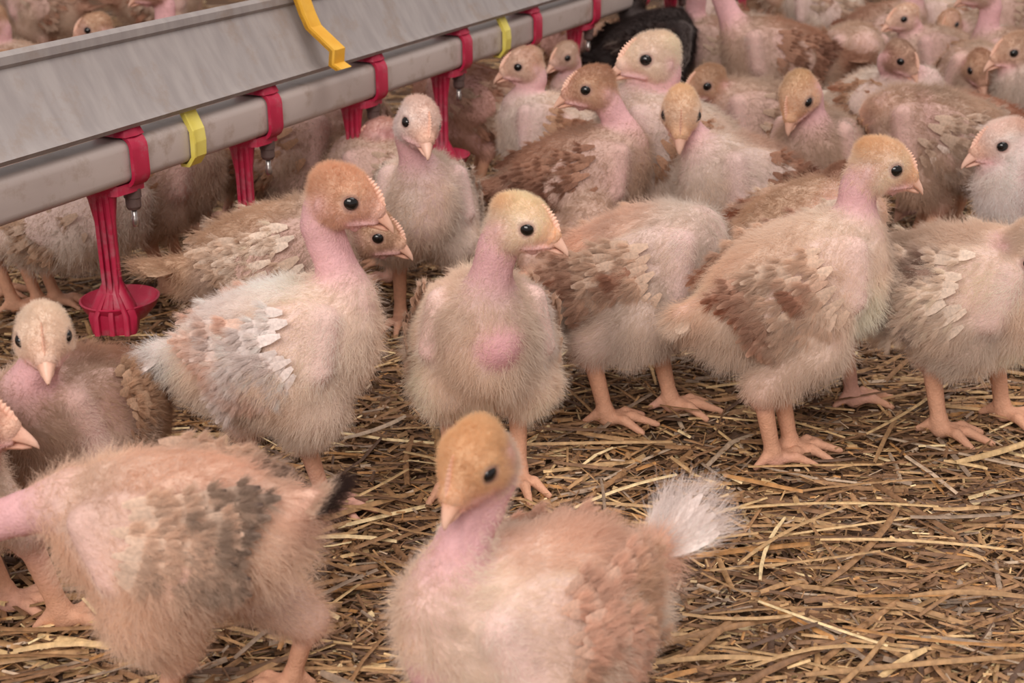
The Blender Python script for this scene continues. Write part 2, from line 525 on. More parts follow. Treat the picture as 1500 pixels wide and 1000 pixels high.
def sm_ell(P, c, M, r):
    q = (P - c) @ M            # M columns: local axes
    k0 = np.sqrt(((q / r) ** 2).sum(-1)); k1 = np.sqrt(((q / (r * r)) ** 2).sum(-1)) + 1e-9
    return k0 * (k0 - 1.0) / k1

class Prim:
    __slots__ = ('kind', 'a', 'b', 'ra', 'rb', 'M', 'k', 'col', 'dl', 'dcol', 'dens')
    def __init__(s, kind, a, b, ra, rb=None, M=None, k=0.01, col=None, dl=0.0, dcol=None, dens=1.0):
        s.kind, s.a, s.b, s.ra, s.rb, s.M, s.k, s.col, s.dl, s.dcol, s.dens = kind, np.array(a, float), (None if b is None else np.array(b, float)), ra, rb, M, k, col, dl, dcol, dens
    def bounds(s):
        if s.kind == 'cap':
            m = max(s.ra, s.rb)
            return np.minimum(s.a, s.b) - m, np.maximum(s.a, s.b) + m
        m = float(np.max(s.ra))
        return s.a - m, s.a + m
    def d(s, P):
        return sm_cap(P, s.a, s.b, s.ra, s.rb) if s.kind == 'cap' else sm_ell(P, s.a, s.M, s.ra)

def surface_nets(f, org, h):
    nx, ny, nz = f.shape
    ins = f < 0
    c = ins[:-1, :-1, :-1].astype(np.int8)
    cnt = np.zeros_like(c)
    for dx in (0, 1):
        for dy in (0, 1):
            for dz in (0, 1):
                cnt += ins[dx:nx - 1 + dx, dy:ny - 1 + dy, dz:nz - 1 + dz]
    act = (cnt > 0) & (cnt < 8)
    I, J, K = np.nonzero(act)
    idx = np.full(act.shape, -1, np.int32); idx[I, J, K] = np.arange(len(I))
    cor = [(0, 0, 0), (1, 0, 0), (0, 1, 0), (1, 1, 0), (0, 0, 1), (1, 0, 1), (0, 1, 1), (1, 1, 1)]
    val = [f[I + a, J + b, K + g] for a, b, g in cor]
    acc = np.zeros((len(I), 3)); num = np.zeros(len(I))
    for e0 in range(8):
        for ax in range(3):
            o = cor[e0]
            if o[ax] == 1: continue
            e1 = e0 + (1, 2, 4)[ax]
            v0, v1 = val[e0], val[e1]
            m = (v0 < 0) != (v1 < 0)
            t = np.where(m, v0 / np.where(m, v0 - v1, 1), 0)
            p = np.tile(np.array(o, float), (len(I), 1)); p[:, ax] += t
            acc += p * m[:, None]; num += m
    V = org + h * (np.stack([I, J, K], -1) + acc / num[:, None])
    faces = []
    for ax in range(3):
        sl0 = [slice(None)] * 3; sl1 = [slice(None)] * 3
        sl0[ax] = slice(0, -1); sl1[ax] = slice(1, None)
        a, b = ins[tuple(sl0)], ins[tuple(sl1)]
        ch = a != b
        E = np.array(np.nonzero(ch)).T
        u, v = (ax + 1) % 3, (ax + 2) % 3
        ok = (E[:, u] > 0) & (E[:, v] > 0) & (E[:, u] < f.shape[u] - 1) & (E[:, v] < f.shape[v] - 1)
        E = E[ok]; fl = a[tuple(E.T)]
        def cell(du, dv):
            q = E.copy(); q[:, u] += du; q[:, v] += dv
            return idx[q[:, 0], q[:, 1], q[:, 2]]
        Q = np.stack([cell(-1, -1), cell(0, -1), cell(0, 0), cell(-1, 0)], -1)
        Q[~fl] = Q[~fl][:, ::-1]
        faces.append(Q)
    return V, np.concatenate(faces)

def build_field(prims, h):
    lo = np.min([p.bounds()[0] for p in prims], 0) - 4 * h
    hi = np.max([p.bounds()[1] for p in prims], 0) + 4 * h
    n = np.ceil((hi - lo) / h).astype(int) + 1
    f = np.full(n, 0.05, np.float32)
    ax = [lo[i] + h * np.arange(n[i]) for i in range(3)]
    for p in prims:
        b0, b1 = p.bounds(); mg = p.k * 1.2 + 3 * h
        i0 = np.clip(((b0 - mg - lo) / h).astype(int), 0, n - 1); i1 = np.clip(((b1 + mg - lo) / h).astype(int) + 2, 1, n)
        G = np.stack(np.meshgrid(ax[0][i0[0]:i1[0]], ax[1][i0[1]:i1[1]], ax[2][i0[2]:i1[2]], indexing='ij'), -1)
        d = p.d(G)
        s = f[i0[0]:i1[0], i0[1]:i1[1], i0[2]:i1[2]]
        t = np.clip(0.5 + 0.5 * (s - d) / p.k, 0, 1)
        f[i0[0]:i1[0], i0[1]:i1[1], i0[2]:i1[2]] = s * (1 - t) + d * t - p.k * t * (1 - t)
    return surface_nets(f, lo, h)

def soft_noise(P, freq, seed):
    rs = np.random.RandomState(seed)
    o = np.zeros((len(P), 3))
    for k in range(5):
        W = rs.normal(0, freq, (3, 3)); ph = rs.uniform(0, 6.28, 3)
        o += np.sin(P @ W + ph)
    return o / 5 ** .5

def axes(fwd, up=(0, 0, 1)):
    f = unit(np.array(fwd, float)); s = unit(np.cross(np.array(up, float), f)); u = np.cross(f, s)
    return np.stack([f, s, u], 1)

def rot(axis, a):
    return np.array(Matrix.Rotation(a, 3, Vector(axis)))

# hair strands -> one curves object
def hair_obj(name, P, D, L, col, rad_, parent, bend=0.25, seed=0, droop=None, npt=3):
    n = len(P)
    rs = np.random.RandomState(seed)
    side = unit(np.cross(D, rs.normal(0, 1, (n, 3))))
    pts = np.zeros((n, npt, 3))
    for j in range(npt):
        t = j / (npt - 1)
        q = P + D * (L * t)[:, None] + side * (L * bend * t * t)[:, None]
        if droop is not None: q = q + droop * (L * t * t)[:, None]
        pts[:, j] = q
    pts[:, 0] -= D * 0.0004
    cu = bpy.data.hair_curves.new(name)
    cu.add_curves([npt] * n)
    cu.attributes['position'].data.foreach_set('vector', pts.astype(np.float32).ravel())
    ra = cu.attributes.new('radius', 'FLOAT', 'POINT') if 'radius' not in cu.attributes else cu.attributes['radius']
    prof = np.linspace(1, 0.3, npt)
    ra.data.foreach_set('value', (rad_ * np.tile(prof, (n, 1))).astype(np.float32).ravel())
    tc = cu.attributes.new('tint', 'FLOAT_COLOR', 'CURVE')
    tc.data.foreach_set('color', np.concatenate([col, np.ones((n, 1))], 1).astype(np.float32).ravel())
    cu.materials.append(M_DOWN)
    o = bpy.data.objects.new(name, cu); C.objects.link(o); o.parent = parent
    return o

def feather_geo(base, d, nrm, L, W, col, tipcol, tipf, seg=4, curl=-0.08, edge=None):
    """one blade: spine + two vanes, tapering to a rounded tip"""
    d = unit(d); s = unit(np.cross(nrm, d)); n_ = np.cross(d, s)
    V, T = [], []
    prof = {0: .30, 1: .80, 2: 1.0, 3: .88, 4: .42, 5: .1}
    for j in range(seg + 1):
        t = j / seg
        wv = W * np.interp(t, [0, .25, .55, .8, 1.0], [.35, .8, 1.0, .85, .25])
        c = base + d * L * t + n_ * (curl * L * t * t)
        V += [c - s * wv * .5 - n_ * W * .03, c + n_ * W * .02, c + s * wv * .5 - n_ * W * .03]
        m = np.clip((t - tipf) / 0.15, 0, 1)
        cc = col * (1 - m) + tipcol * m
        e = cc * 0.8 + (edge if edge is not None else cc) * 0.2
        T += [e if edge is None else cc * .5 + edge * .5, cc * 0.92, cc]
    f = []
    for j in range(seg):
        a = j * 3
        f += [[a, a + 1, a + 4, a + 3], [a + 1, a + 2, a + 5, a + 4]]
    return np.array(V), np.array(f), np.array(T)

PAL = dict(
    cream=S(240, 220, 202), white=S(246, 233, 227), ivory=S(250, 230, 210), buff=S(231, 203, 181), peach=S(232, 194, 172), tan=S(208, 174, 146), brown=S(176, 134, 112),
    grey=S(224, 208, 194), dark=S(66, 52, 48), dust=S(201, 175, 155), pink=S(220, 172, 174), legs=S(218, 166, 136), legp=S(218, 170, 158),
    wbrown=S(168, 114, 90), wdark=S(122, 84, 70), black=S(62, 52, 50), gold=S(230, 192, 146), wtan=S(196, 156, 128), hpeach=S(232, 190, 160), hgold=S(234, 194, 150))

BIRDN = [0]; CENT = []
def bird(px, label, yaw=0, s=1.0, z=None, pitch=12, head=None, hyaw=None, hpitch=8, hroll=0, hdy=0.0, hs=1.0, near=1,
         down='cream', back=None, headc='cream', crown=None, wing=('wtan', 'wbrown'), tail=None, feet=None, fluff=1.0, bare=0.0,
         d=None, wpat=0, neckc='pink', tailup=20, name='naked_neck_chick', cheek=None, crop=0.0, legc='legs', wdrop=0.0, nf_=1.0, legl=1.0, thigh=1.0, tailtip=None, push=False, taill=1.0):
    s = s * 0.90; hs = hs * 1.06
    BIRDN[0] += 1; sd = BIRDN[0]
    rs = np.random.RandomState(100 + sd)
    zz = (0.128 * s) if z is None else z
    Bc = at_z(px[0], px[1], zz) if d is None else at(px[0], px[1], d)
    zz = Bc[2]
    if name == 'naked_neck_chick' and (push or near == 1):
        for _ in range(40):
            if all(np.hypot(*(Bc[:2] - q[:2])) > .130 * s for q in CENT): break
            Bc = Bc + np.array([Bc[0] / Bc[1], 1, 0]) * .02
    for i_, q in enumerate(CENT):
        dd = np.hypot(*(Bc[:2] - q[:2]))
        if dd < .085: print('CLOSE', sd, i_ + 1, round(dd, 3), label[:40])
    CENT.append(Bc.copy())
    ya = rad(yaw)
    root = empty(name, (Bc[0], Bc[1], 0.0), ya)
    tag(root, label, 'chick', 'flock of young naked neck chickens')
    Rz = np.array([[math.cos(ya), -math.sin(ya), 0], [math.sin(ya), math.cos(ya), 0], [0, 0, 1]])
    def loc(Pw):                      # world -> bird frame
        return Rz.T @ (np.array(Pw) - np.array([Bc[0], Bc[1], 0]))
    Bl = np.array([0, 0, zz])
    Mb = rot((0, 1, 0), -rad(pitch))  # nose up
    def B(x, y, zq): return Bl + Mb @ (np.array([x, y, zq]) * s)
    dc = PAL[down] if isinstance(down, str) else down
    bc = dc if back is None else PAL[back]
    hc = PAL[headc]; cc = hc if crown is None else PAL[crown]
    pk = PAL[neckc]; lg = PAL[legc]
    fl = (0.0116 if near == 3 else 0.0106) * s * fluff
    skin_b = dc * (0.80 if near > 1 else .88) + pk * (0.10 if near > 1 else .02)
    pr = []
    A = pr.append
    # torso
    A(Prim('ell', B(0, 0, 0), None, np.array([.062, .041, .044]) * s, M=Mb, k=.012 * s, col=skin_b, dl=fl, dcol=dc))
    A(Prim('ell', B(.036, 0, .002), None, np.array([.036, .035, .040]) * s, M=Mb, k=.02 * s, col=skin_b, dl=fl, dcol=dc))
    A(Prim('ell', B(-.048, 0, -.004), None, np.array([.034, .030, .032]) * s, M=Mb, k=.02 * s, col=skin_b, dl=fl * 1.15, dcol=dc))
    A(Prim('ell', B(-.006, 0, .028), None, np.array([.050, .026, .018]) * s, M=Mb, k=.014 * s, col=bc * .85, dl=fl * .95, dcol=bc))
    A(Prim('ell', B(.020, 0, -.022), None, np.array([.040, .026, .026]) * s, M=Mb, k=.016 * s, col=skin_b, dl=fl, dcol=dc))
    A(Prim('cap', B(-.070, 0, .008), B(-.090, 0, .018), .017 * s, .009 * s, k=.014 * s, col=bc * .85, dl=fl * 1.2, dcol=bc))
    if crop > 0:
        A(Prim('ell', B(.064, .004, -.012), None, np.array([.011, .013, .013]) * s * (.8 + .3 * crop), M=Mb, k=.009 * s, col=pk * np.array([.92, .80, .84]), dl=.005, dcol=dc, dens=.07))
    # folded wings are a swelling of the body under the feathers
    for sy in (-1, 1):
        Mw = Mb @ rot((0, 0, 1), -sy * rad(7)) @ rot((1, 0, 0), sy * rad(16)) @ rot((0, 1, 0), rad(-10))
        A(Prim('ell', B(.004, sy * .0375, .014), None, np.array([.046, .0105, .027]) * s, M=Mw, k=.006 * s, col=pk * .3 + dc * .6, dl=fl * .5, dcol=dc, dens=1.0))
        A(Prim('cap', B(.044, sy * .034, .022), B(.030, sy * .042, -.012), .0095 * s, .0085 * s, k=.007 * s, col=pk * .45 + dc * .5, dl=fl * .4, dcol=PAL['white'] * .5 + dc * .5, dens=.8))
    # legs
    toes = []
    for i, sy in enumerate((-1, 1)):
        if feet and i < len(feet) and feet[i] is not None:
            Ft = loc(at_z(feet[i][0], feet[i][1], 0.010))
        else:
            Ft = np.array([.012 * s + rs.normal(0, .008), sy * .027 * s, 0.010])
        Ft[2] = 0.010
        dx = np.array([1.0, 0, 0]); 
        ank = Ft + np.array([-.002, 0, .006])
        tl = min(.052 * s, max(.012, (zz - .045 * s) * .7)) * legl
        hock = ank + np.array([-.013 * s, 0, tl])
        hip = B(-.002, sy * .026, -.014)
        # keep the drumstick joined
        knee = hip * .6 + hock * .4 + np.array([.014 * s, sy * .003, 0])
        A(Prim('cap', hip, knee, .029 * s * thigh ** .5, .0240 * s * thigh, k=.014 * s, col=skin_b, dl=fl * .9, dcol=dc))
        A(Prim('cap', knee, hock + np.array([0, 0, .003]), .0235 * s * thigh, .0125 * s * thigh, k=.007 * s, col=skin_b * .8 + pk * .2, dl=fl * .8, dcol=dc))
        A(Prim('cap', hock, ank, .0076 * s, .0060 * s, k=.004 * s, col=lg))
        A(Prim('cap', hock, hock - np.array([0.001, 0, .004]), 0.0092 * s, .0084 * s, k=.003, col=lg * .6 + pk * .4))
        A(Prim('cap', ank, Ft, .0068 * s, .0074 * s, k=.004 * s, col=lg))
        ty = rs.normal(0, .12)
        for ang, ln in ((0 + ty, .040), (.55 + ty, .033), (-.55 + ty, .033), (math.pi + ty, .018)):
            dv = np.array([math.cos(ang), math.sin(ang), 0])
            mid = Ft + dv * ln * s * .5 + np.array([0, 0, .0022]); tip = Ft + dv * ln * s - np.array([0, 0, .0035])
            A(Prim('cap', Ft, mid, .0047 * s, .0037 * s, k=.003, col=lg))
            A(Prim('cap', mid, tip, .0041 * s, .0026 * s, k=.002, col=lg * 1.02))
            toes.append((tip, dv))
    # head
    hy = yaw if hyaw is None else hyaw
    hyr = rad(hy)
    if head is not None:
        ydep = Bc[1] + math.sin(ya) * .070 * s + hdy
        Hw = at(head[0], head[1], ydep)
        Hl = loc(Hw)
    else:
        Hl = B(.085, 0, .085)
    rel = hyr - ya
    hsz = s * hs
    Mh = rot((0, 0, 1), rel) @ rot((0, 1, 0), rad(hpitch)) @ rot((1, 0, 0), rad(hroll))
    def H(x, y, zq): return Hl + Mh @ (np.array([x, y, zq]) * hsz)
    # neck
    n0 = B(.052, 0, .012)
    n3 = H(-.012, 0, -.012)
    T0 = Mb @ np.array([.7, 0, .7]); gap = np.linalg.norm(n3 - n0)
    n1 = n0 + T0 * gap * .33
    n2 = n3 + (Mh @ np.array([-.5, 0, -.85]) * .5 + np.array([0, 0, -.5])) * gap * .33
    bez = lambda t: (1 - t) ** 3 * n0 + 3 * (1 - t) ** 2 * t * n1 + 3 * (1 - t) * t * t * n2 + t ** 3 * n3
    NS = 6
    for i in range(NS):
        t0, t1 = i / NS, (i + 1) / NS
        ra_, rb_ = [np.interp(t, [0, .25, .6, 1], [.027, .0160, .0119, .0128]) * s for t in (t0, t1)]
        low = 1 - t0
        col = pk
        A(Prim('cap', bez(t0), bez(t1), ra_, rb_, k=(.012 if i < 2 else .006) * s, col=(skin_b * .8 + pk * .2) if i == 0 else (skin_b * .4 + pk * .6 if i == 1 else col),
               dl=fl * (1.0, .85, .5, .3, .3, .35)[i], dcol=dc, dens=min(1.0, (1.0, .50, .11, .05, .06, .12)[i] * (1 - .7 * bare) * nf_)))
    # loose skin fold and windpipe ridge at the throat
    A(Prim('cap', bez(.35) + np.array([.010, .004, 0]) * s, bez(.9) + Mh @ np.array([.009, .003, .002]) * s, .005 * s, .0065 * s, k=.004 * s, col=pk * .95, dens=0))
    hd = .0042 * hsz
    A(Prim('ell', H(.0000, 0, .0005), None, np.array([.0205, .0160, .0180]) * hsz, M=Mh, k=.006 * s, col=hc * .85, dl=hd, dcol=hc, dens=1.5))
    A(Prim('ell', H(-.0045, 0, .0105), None, np.array([.0150, .0112, .0080]) * hsz, M=Mh, k=.006 * s, col=cc * .85, dl=hd, dcol=cc, dens=1.5))
    A(Prim('cap', H(.0055, 0, .000), H(.0225, 0, -.0050), .0156 * hsz, .0082 * hsz, k=.006 * s, col=cc * .45 + S(226, 176, 150) * .5, dl=hd * .32, dcol=cc * .7 + S(226, 176, 150) * .25, dens=.8))
    A(Prim('cap', H(.000, 0, -.0085), H(.0205, 0, -.0115), .0115 * hsz, .0048 * hsz, k=.005 * s, col=hc * .6 + pk * .3, dl=hd * .6, dcol=hc, dens=1.0))
    for sy in (-1, 1):
        A(Prim('ell', H(-.002, sy * .0075, -.0075), None, np.array([.0125, .0095, .0098]) * hsz, M=Mh, k=.005 * s, col=hc * .85, dl=hd, dcol=(hc if cheek is None else PAL[cheek]), dens=1.4))
        A(Prim('cap', H(.0260, sy * .0056, -.0112), H(.0080, sy * .0124, -.0138), .0013 * hsz, .0020 * hsz, k=.0016, col=pk * 1.08, dens=0))
        A(Prim('ell', H(-.0118, sy * .0132, -.0050), None, np.array([.0036, .0018, .0042]) * hsz, M=Mh, k=.002, col=pk * .97, dens=0))
        A(Prim('cap', H(.0005, sy * .0142, .0066), H(.0095, sy * .0128, .0058), .0026 * hsz, .0018 * hsz, k=.003, col=hc * .9, dl=hd * .6, dcol=hc, dens=1.0))
        A(Prim('ell', H(.0125, sy * .0045, -.0165), None, np.array([.0040, .0025, .0042]) * hsz, M=Mh, k=.003, col=pk, dens=0.1))
    h = (.00165, .0021, .0027)[3 - near] if near in (1, 2, 3) else .0030
    V, Q = build_field(pr, h)
    # blend colours and down settings from the pieces
    Wt = np.stack([np.exp(-np.clip(p.d(V), -.02, 1) / .0022) for p in pr], 1)
    Wt /= Wt.sum(1, keepdims=True)
    col = Wt @ np.array([p.col for p in pr])
    dcol = Wt @ np.array([p.dcol if p.dcol is not None else p.col for p in pr])
    dl = Wt @ np.array([p.dl for p in pr])
    dens = Wt @ np.array([0.0 if p.dl == 0 else p.dens for p in pr])
    nz = soft_noise(V, 60, sd)
    col = col * (1 + .07 * nz[:, :1]) 
    pinkm = np.clip(nz[:, 1:2] - .5, 0, 1) * .3
    col = col * (1 - pinkm) + pk * pinkm
    eyes = [H(.0068, sy * .0149, .0012) for sy in (-1, 1)]
    er = .0050 * hsz
    for e in eyes:                     # bare dark-pink lid round the eye
        de = np.linalg.norm(V - e, axis=1)
        m = np.clip(1 - (de - er) / (.0022 * hsz), 0, 1)[:, None]
        col = col * (1 - m * .8) + S(150, 112, 104) * m * .8
        dens = dens * (de > er + .0022 * hsz)
    body = mesh_obj('body', V, Q, M_SKIN, root, np.clip(col, .004, .95))
    # ---------------- down
    tri = np.concatenate([Q[:, :3], Q[:, [0, 2, 3]]])
    a, b, c_ = V[tri[:, 0]], V[tri[:, 1]], V[tri[:, 2]]
    nrm = np.cross(b - a, c_ - a); ar = np.linalg.norm(nrm, axis=1) * .5
    nrm = nrm / (2 * ar[:, None] + 1e-12)
    # vertex normals for smooth growth
    VN = np.zeros_like(V)
    for k in range(3): np.add.at(VN, tri[:, k], nrm * ar[:, None])
    VN = unit(VN)
    wgt = ar * dens[tri].mean(1)
    headish = np.exp(-np.linalg.norm(a - Hl, axis=1) / (.02 * s))
    wgt = wgt * (1 + 3.0 * (np.linalg.norm(a - Hl, axis=1) < .027 * s))
    N = {3: 80000, 2: 38000, 1: 17000}[near]
    N = int(N * min(1.2, s * s))
    ti = rs.choice(len(tri), N, p=wgt / wgt.sum())
    r1, r2 = rs.rand(N), rs.rand(N); sw = r1 + r2 > 1; r1[sw] = 1 - r1[sw]; r2[sw] = 1 - r2[sw]
    bar = np.stack([1 - r1 - r2, r1, r2], 1)
    tt = tri[ti]
    pick = lambda X: (X[tt] * bar[..., None]).sum(1) if X.ndim == 2 else (X[tt] * bar).sum(1)
    HP = pick(V); HN = unit(pick(VN)); HL = pick(dl); HC = pick(dcol)
    isH = np.linalg.norm(HP - Hl, axis=1) < .0245 * hsz
    flow = np.where(isH[:, None], (Mh @ np.array([-.55, 0, -.1]))[None], (Mb @ np.array([-1, 0, -.55]))[None])
    lowf = soft_noise(HP, 150, sd + 50); hif = soft_noise(HP, 420, sd + 90)
    D = unit(HN * np.where(isH, .70, .62)[:, None] + flow * .55 + lowf * .19 + hif * .25 + rs.normal(0, .26, (N, 3)))
    bad = (D * HN).sum(1) < .12
    D[bad] = unit(D[bad] + HN[bad] * .5)
    HL = HL * rs.uniform(.5, 1.25, N) * (1 + np.where(isH, .08, .28) * lowf[:, 0])
    HL = np.clip(HL, .0016, .02)
    n3_ = soft_noise(HP, 55, sd + 7)
    tone = 1 + .12 * n3_[:, :1] + rs.normal(0, .06, (N, 1))
    HC = HC * tone
    warm = np.clip(n3_[:, 1:2], -1, 1) * .06
    HC = HC * (1 + warm * np.array([.5, -.1, -.6]))
    wr = {3: .000082, 2: .00012, 1: .00018}[near]
    hair_obj('down', HP, D, HL, np.clip(HC, .01, .93), (wr * (s ** .5) * np.where(isH, .62, 1.0))[:, None], root, bend=.22, seed=sd, droop=np.array([0, 0, -.10]))
    # ---------------- beak
    bk = hc * .2 + S(230, 172, 148) * .8
    tipc = S(240, 200, 178)
    Vb, Fb, Tb = [], [], []
    def loft(secs, n=10):
        o = len(Vb)
        for (x, zc, hw, hup, hdn, cm) in secs:
            for i in range(n):
                an = 2 * math.pi * i / n
                cy, cz = math.cos(an), math.sin(an)
                Vb.append(H(x, hw * cy * (1 - .25 * max(cz, 0)), zc + (hup if cz > 0 else hdn) * cz)); Tb.append(bk * (1 - cm) + tipc * cm)
        for j in range(len(secs) - 1):
            for i in range(n):
                Fb.append((o + j * n + i, o + j * n + (i + 1) % n, o + (j + 1) * n + (i + 1) % n, o + (j + 1) * n + i))
        Fb.append(tuple(o + (len(secs) - 1) * n + i for i in range(n)))
    loft([(.0170, -.0062, .0078, .0108, .0034, 0), (.0225, -.0070, .0073, .0097, .0032, 0), (.0275, -.0085, .0062, .0078, .0028, .2), (.0315, -.0106, .0047, .0057, .0024, .35),
          (.0348, -.0128, .0033, .0040, .0020, .55), (.0373, -.0150, .0019, .0025, .0016, .8), (.0383, -.0167, .0007, .0011, .0010, .9)])
    loft([(.0170, -.0118, .0064, .0020, .0040, 0), (.0240, -.0128, .0056, .0018, .0034, .1), (.0305, -.0145, .0040, .0014, .0022, .3), (.0345, -.0158, .0014, .0008, .0010, .6)])
    mesh_obj('beak', Vb, Fb, M_BEAK, root, np.array(Tb))
    # ---------------- comb: a low toothed ridge
    nc = 9; Vc, Fc, Tc = [], [], []
    for i in range(nc * 2 + 1):
        t = i / (nc * 2)
        x = .0120 + (.0295 - .0120) * t; zq = .0160 - .0152 * t ** 1.05 + .0008 * math.sin(t * 3.1)
        up_ = (.0032 if i % 2 else .0014) * math.sin(math.pi * min(1, .12 + t * .95)) ** .5
        nx_, nz_ = .62, .78
        for sy in (-1, 1): Vc.append(H(x - .002 * nx_, sy * .0014, zq - .0030)); Tc.append(bk * .7 + tipc * .3)
        Vc.append(H(x + up_ * nx_ * 1.2, 0, zq + up_ * nz_ + .0002)); Tc.append(bk * .3 + tipc * .75)
    for i in range(nc * 2):
        a0 = i * 3; b0 = a0 + 3
        Fc += [(a0, b0, b0 + 2, a0 + 2), (a0 + 1, a0 + 2, b0 + 2, b0 + 1)]
    mesh_obj('comb', Vc, Fc, M_BEAK, root, np.array(Tc), smooth=False)
    # ---------------- eyes
    for e, sy in zip(eyes, (-1, 1)):
        Vs, Fs = [], []
        n1_, n2_ = 14, 8
        for j in range(n2_ + 1):
            for i in range(n1_):
                th, ph_ = math.pi * j / n2_, 2 * math.pi * i / n1_
                Vs.append(e + Mh @ (np.array([math.sin(th) * math.cos(ph_) * 1.06, math.cos(th) * .72, math.sin(th) * math.sin(ph_) * .96]) * er))
        for j in range(n2_):
            for i in range(n1_):
                Fs.append((j * n1_ + i, j * n1_ + (i + 1) % n1_, (j + 1) * n1_ + (i + 1) % n1_, (j + 1) * n1_ + i))
        mesh_obj('eye', Vs, Fs, M_EYE, root)
    # ---------------- wings: coverts joined, flight feathers singly
    w1, w2 = PAL[wing[0]], PAL[wing[1]]
    wp, wd, wl, wc = [], [], [], []
    for sy in (-1, 1):
        cov = []; flights = []
        def wpos(u_, v_):   # u back 0..1, v down 0..1 on the wing swelling
            x = .038 - .090 * u_; zq = .043 - .054 * v_ - .008 * u_
            yq = .041 + .0095 * (1 - ((u_ - .35) / .75) ** 2) * (1 - ((v_ - .5) / .95) ** 2) - .012 * max(0, u_ - .5)
            yq -= .050 * max(0, .50 - v_) ** 1.5
            return B(x, sy * yq, zq)
        rows = {3: 9, 2: 7, 1: 5}[near]; per = {3: 9, 2: 7, 1: 5}[near]
        for r_ in range(rows):
            for q in range(per):
                u_ = .24 + .54 * r_ / (rows - 1) + rs.normal(0, .03); v_ = (q + .3 + .5 * (r_ % 2)) / per
                if v_ > .97 or (r_ < 3 and rs.rand() < .35): continue
                ang = rad(-6 + 44 * v_ + 8 * rs.normal() * .5 + wdrop)
                dv = Mb @ np.array([-math.cos(ang), 0, -math.sin(ang)])
                P0 = wpos(u_, v_)
                P1 = wpos(min(u_ + .2, 1), min(v_ + .08, 1)); nn = np.array([0, sy, .25])
                L = (.021 + .012 * u_) * s * rs.uniform(.75, 1.2); W = .0088 * s * rs.uniform(.8, 1.15); nn = nn + rs.normal(0, .12, 3); dv = unit(dv + rs.normal(0, .07, 3))
                patch = math.sin(u_ * 9 + sd) * math.cos(v_ * 7 + sd * 2.1)
                m = np.clip(patch * 1.2 + (u_ - .55) * 1.6, 0, 1) if wpat == 0 else (0.06 if wpat == 1 else np.clip(1.6 - math.hypot(u_ - .42, (v_ - .40) * .8) / .11, 0, 1) + np.clip((u_ - .62) * 5, 0, .8))
                cb = (w1 * (1 - m * .8) + w2 * m * .8) * rs.uniform(.88, 1.1)
                tc_ = (cb * .95) if wpat == 2 else (w2 * np.array([1.1, 1.0, .9]) * rs.uniform(.8, 1.9) if u_ + .45 * v_ > .62 and rs.rand() < .55 else cb * 1.05) if wpat else cb
                cov.append(feather_geo(P0 + (Mb @ np.array([0, sy, 0])) * .0012 * s * (rows - r_), dv + np.array([0, -sy * .10, 0]), nn, L, W, cb, tc_, .6, seg=3, edge=cb * .95))
        nf = 8 if near > 1 else 5
        for q in range(nf):
            t = q / (nf - 1)
            u_ = .58 + .26 * (1 - t); v_ = .12 + .80 * t
            ang = rad(-4 + 40 * t + wdrop)
            dv = Mb @ np.array([-math.cos(ang), 0, -math.sin(ang)])
            L = (.040 - .014 * t) * s; W = .0100 * s
            m = (.2 + .5 * rs.rand()) if wpat == 1 else (.35 + .65 * rs.rand())
            cb = w1 * (1 - m) + w2 * m
            flights.append(feather_geo(wpos(u_, v_) + np.array([0, sy * .0006 * q, 0]), dv + np.array([0, -sy * .20, 0]), np.array([0, sy, .25]), L, W, cb, cb * .6 + w2 * .4, .55, seg=5, edge=w1 * .6 + cb * .2 + PAL['cream'] * .2))
        Vw, Fw, Tw = join(cov)
        wo = mesh_obj('wing', Vw, Fw, M_FEATHER, root, np.clip(Tw, .01, .95))
        if near > 1:
            for fv, ff, ft in flights: mesh_obj('flight_feather', fv, ff, M_FEATHER, wo, np.clip(ft, .01, .95))
        else:
            Vw, Fw, Tw = join(flights); mesh_obj('flight_feathers', Vw, Fw, M_FEATHER, wo, np.clip(Tw, .01, .95))
        # soft barbs loosening the vane edges
        for fv, ff, ft in cov + flights:
            k = {3: 420, 2: 130, 1: 50}[near]
            i0 = rs.randint(3, len(fv) // 3 - 1 + 1, k) * 3 - 3
            side_i = rs.choice([0, 2, 1], k)
            p0 = fv[i0 + side_i]; ax_ = unit(fv[-2] - fv[1])
            out = unit(fv[i0 + side_i] - fv[i0 + 1] + 1e-6)
            wp.append(p0 + rs.normal(0, .0007, (k, 3))); wd.append(unit(ax_ + out * .45 * (side_i != 1)[:, None] + np.array([0, sy * .20, .0]) + rs.normal(0, .20, (k, 3))))
            wl.append(rs.uniform(.003, .010, k) * s); wc.append(ft[i0 + side_i] * rs.uniform(.9, 1.15, (k, 1)))
        hair_obj('wing_barbs', np.concatenate(wp), np.concatenate(wd), np.concatenate(wl), np.clip(np.concatenate(wc), .01, .93), wr, wo, bend=.15, seed=sd + 3)
        wp, wd, wl, wc = [], [], [], []
    # ---------------- tail
    tcol = bc if tail is None else PAL[tail]
    tf = []
    nt_ = 9 if near > 1 else 6
    for q in range(nt_):
        t = q / (nt_ - 1) * 2 - 1
        up_ = rad(tailup)
        dv = Mb @ (rot((0, 1, 0), up_) @ np.array([-1.0, t * .60, .12 * (1 - abs(t))]))
        cq = tcol * rs.uniform(.85, 1.08)
        tf.append(feather_geo(B(-.088, t * .008, .018), dv, Mb @ np.array([.2, t * .4, 1.0]), .034 * s * taill * (1 - .2 * abs(t)), .011 * s, cq, cq * .95 if tailtip is None else PAL[tailtip], .7 if tailtip is None else .5, seg=4))
    Vt, Ft_, Tt = join(tf)
    to = mesh_obj('tail', Vt, Ft_, M_FEATHER, root, np.clip(Tt, .01, .95))
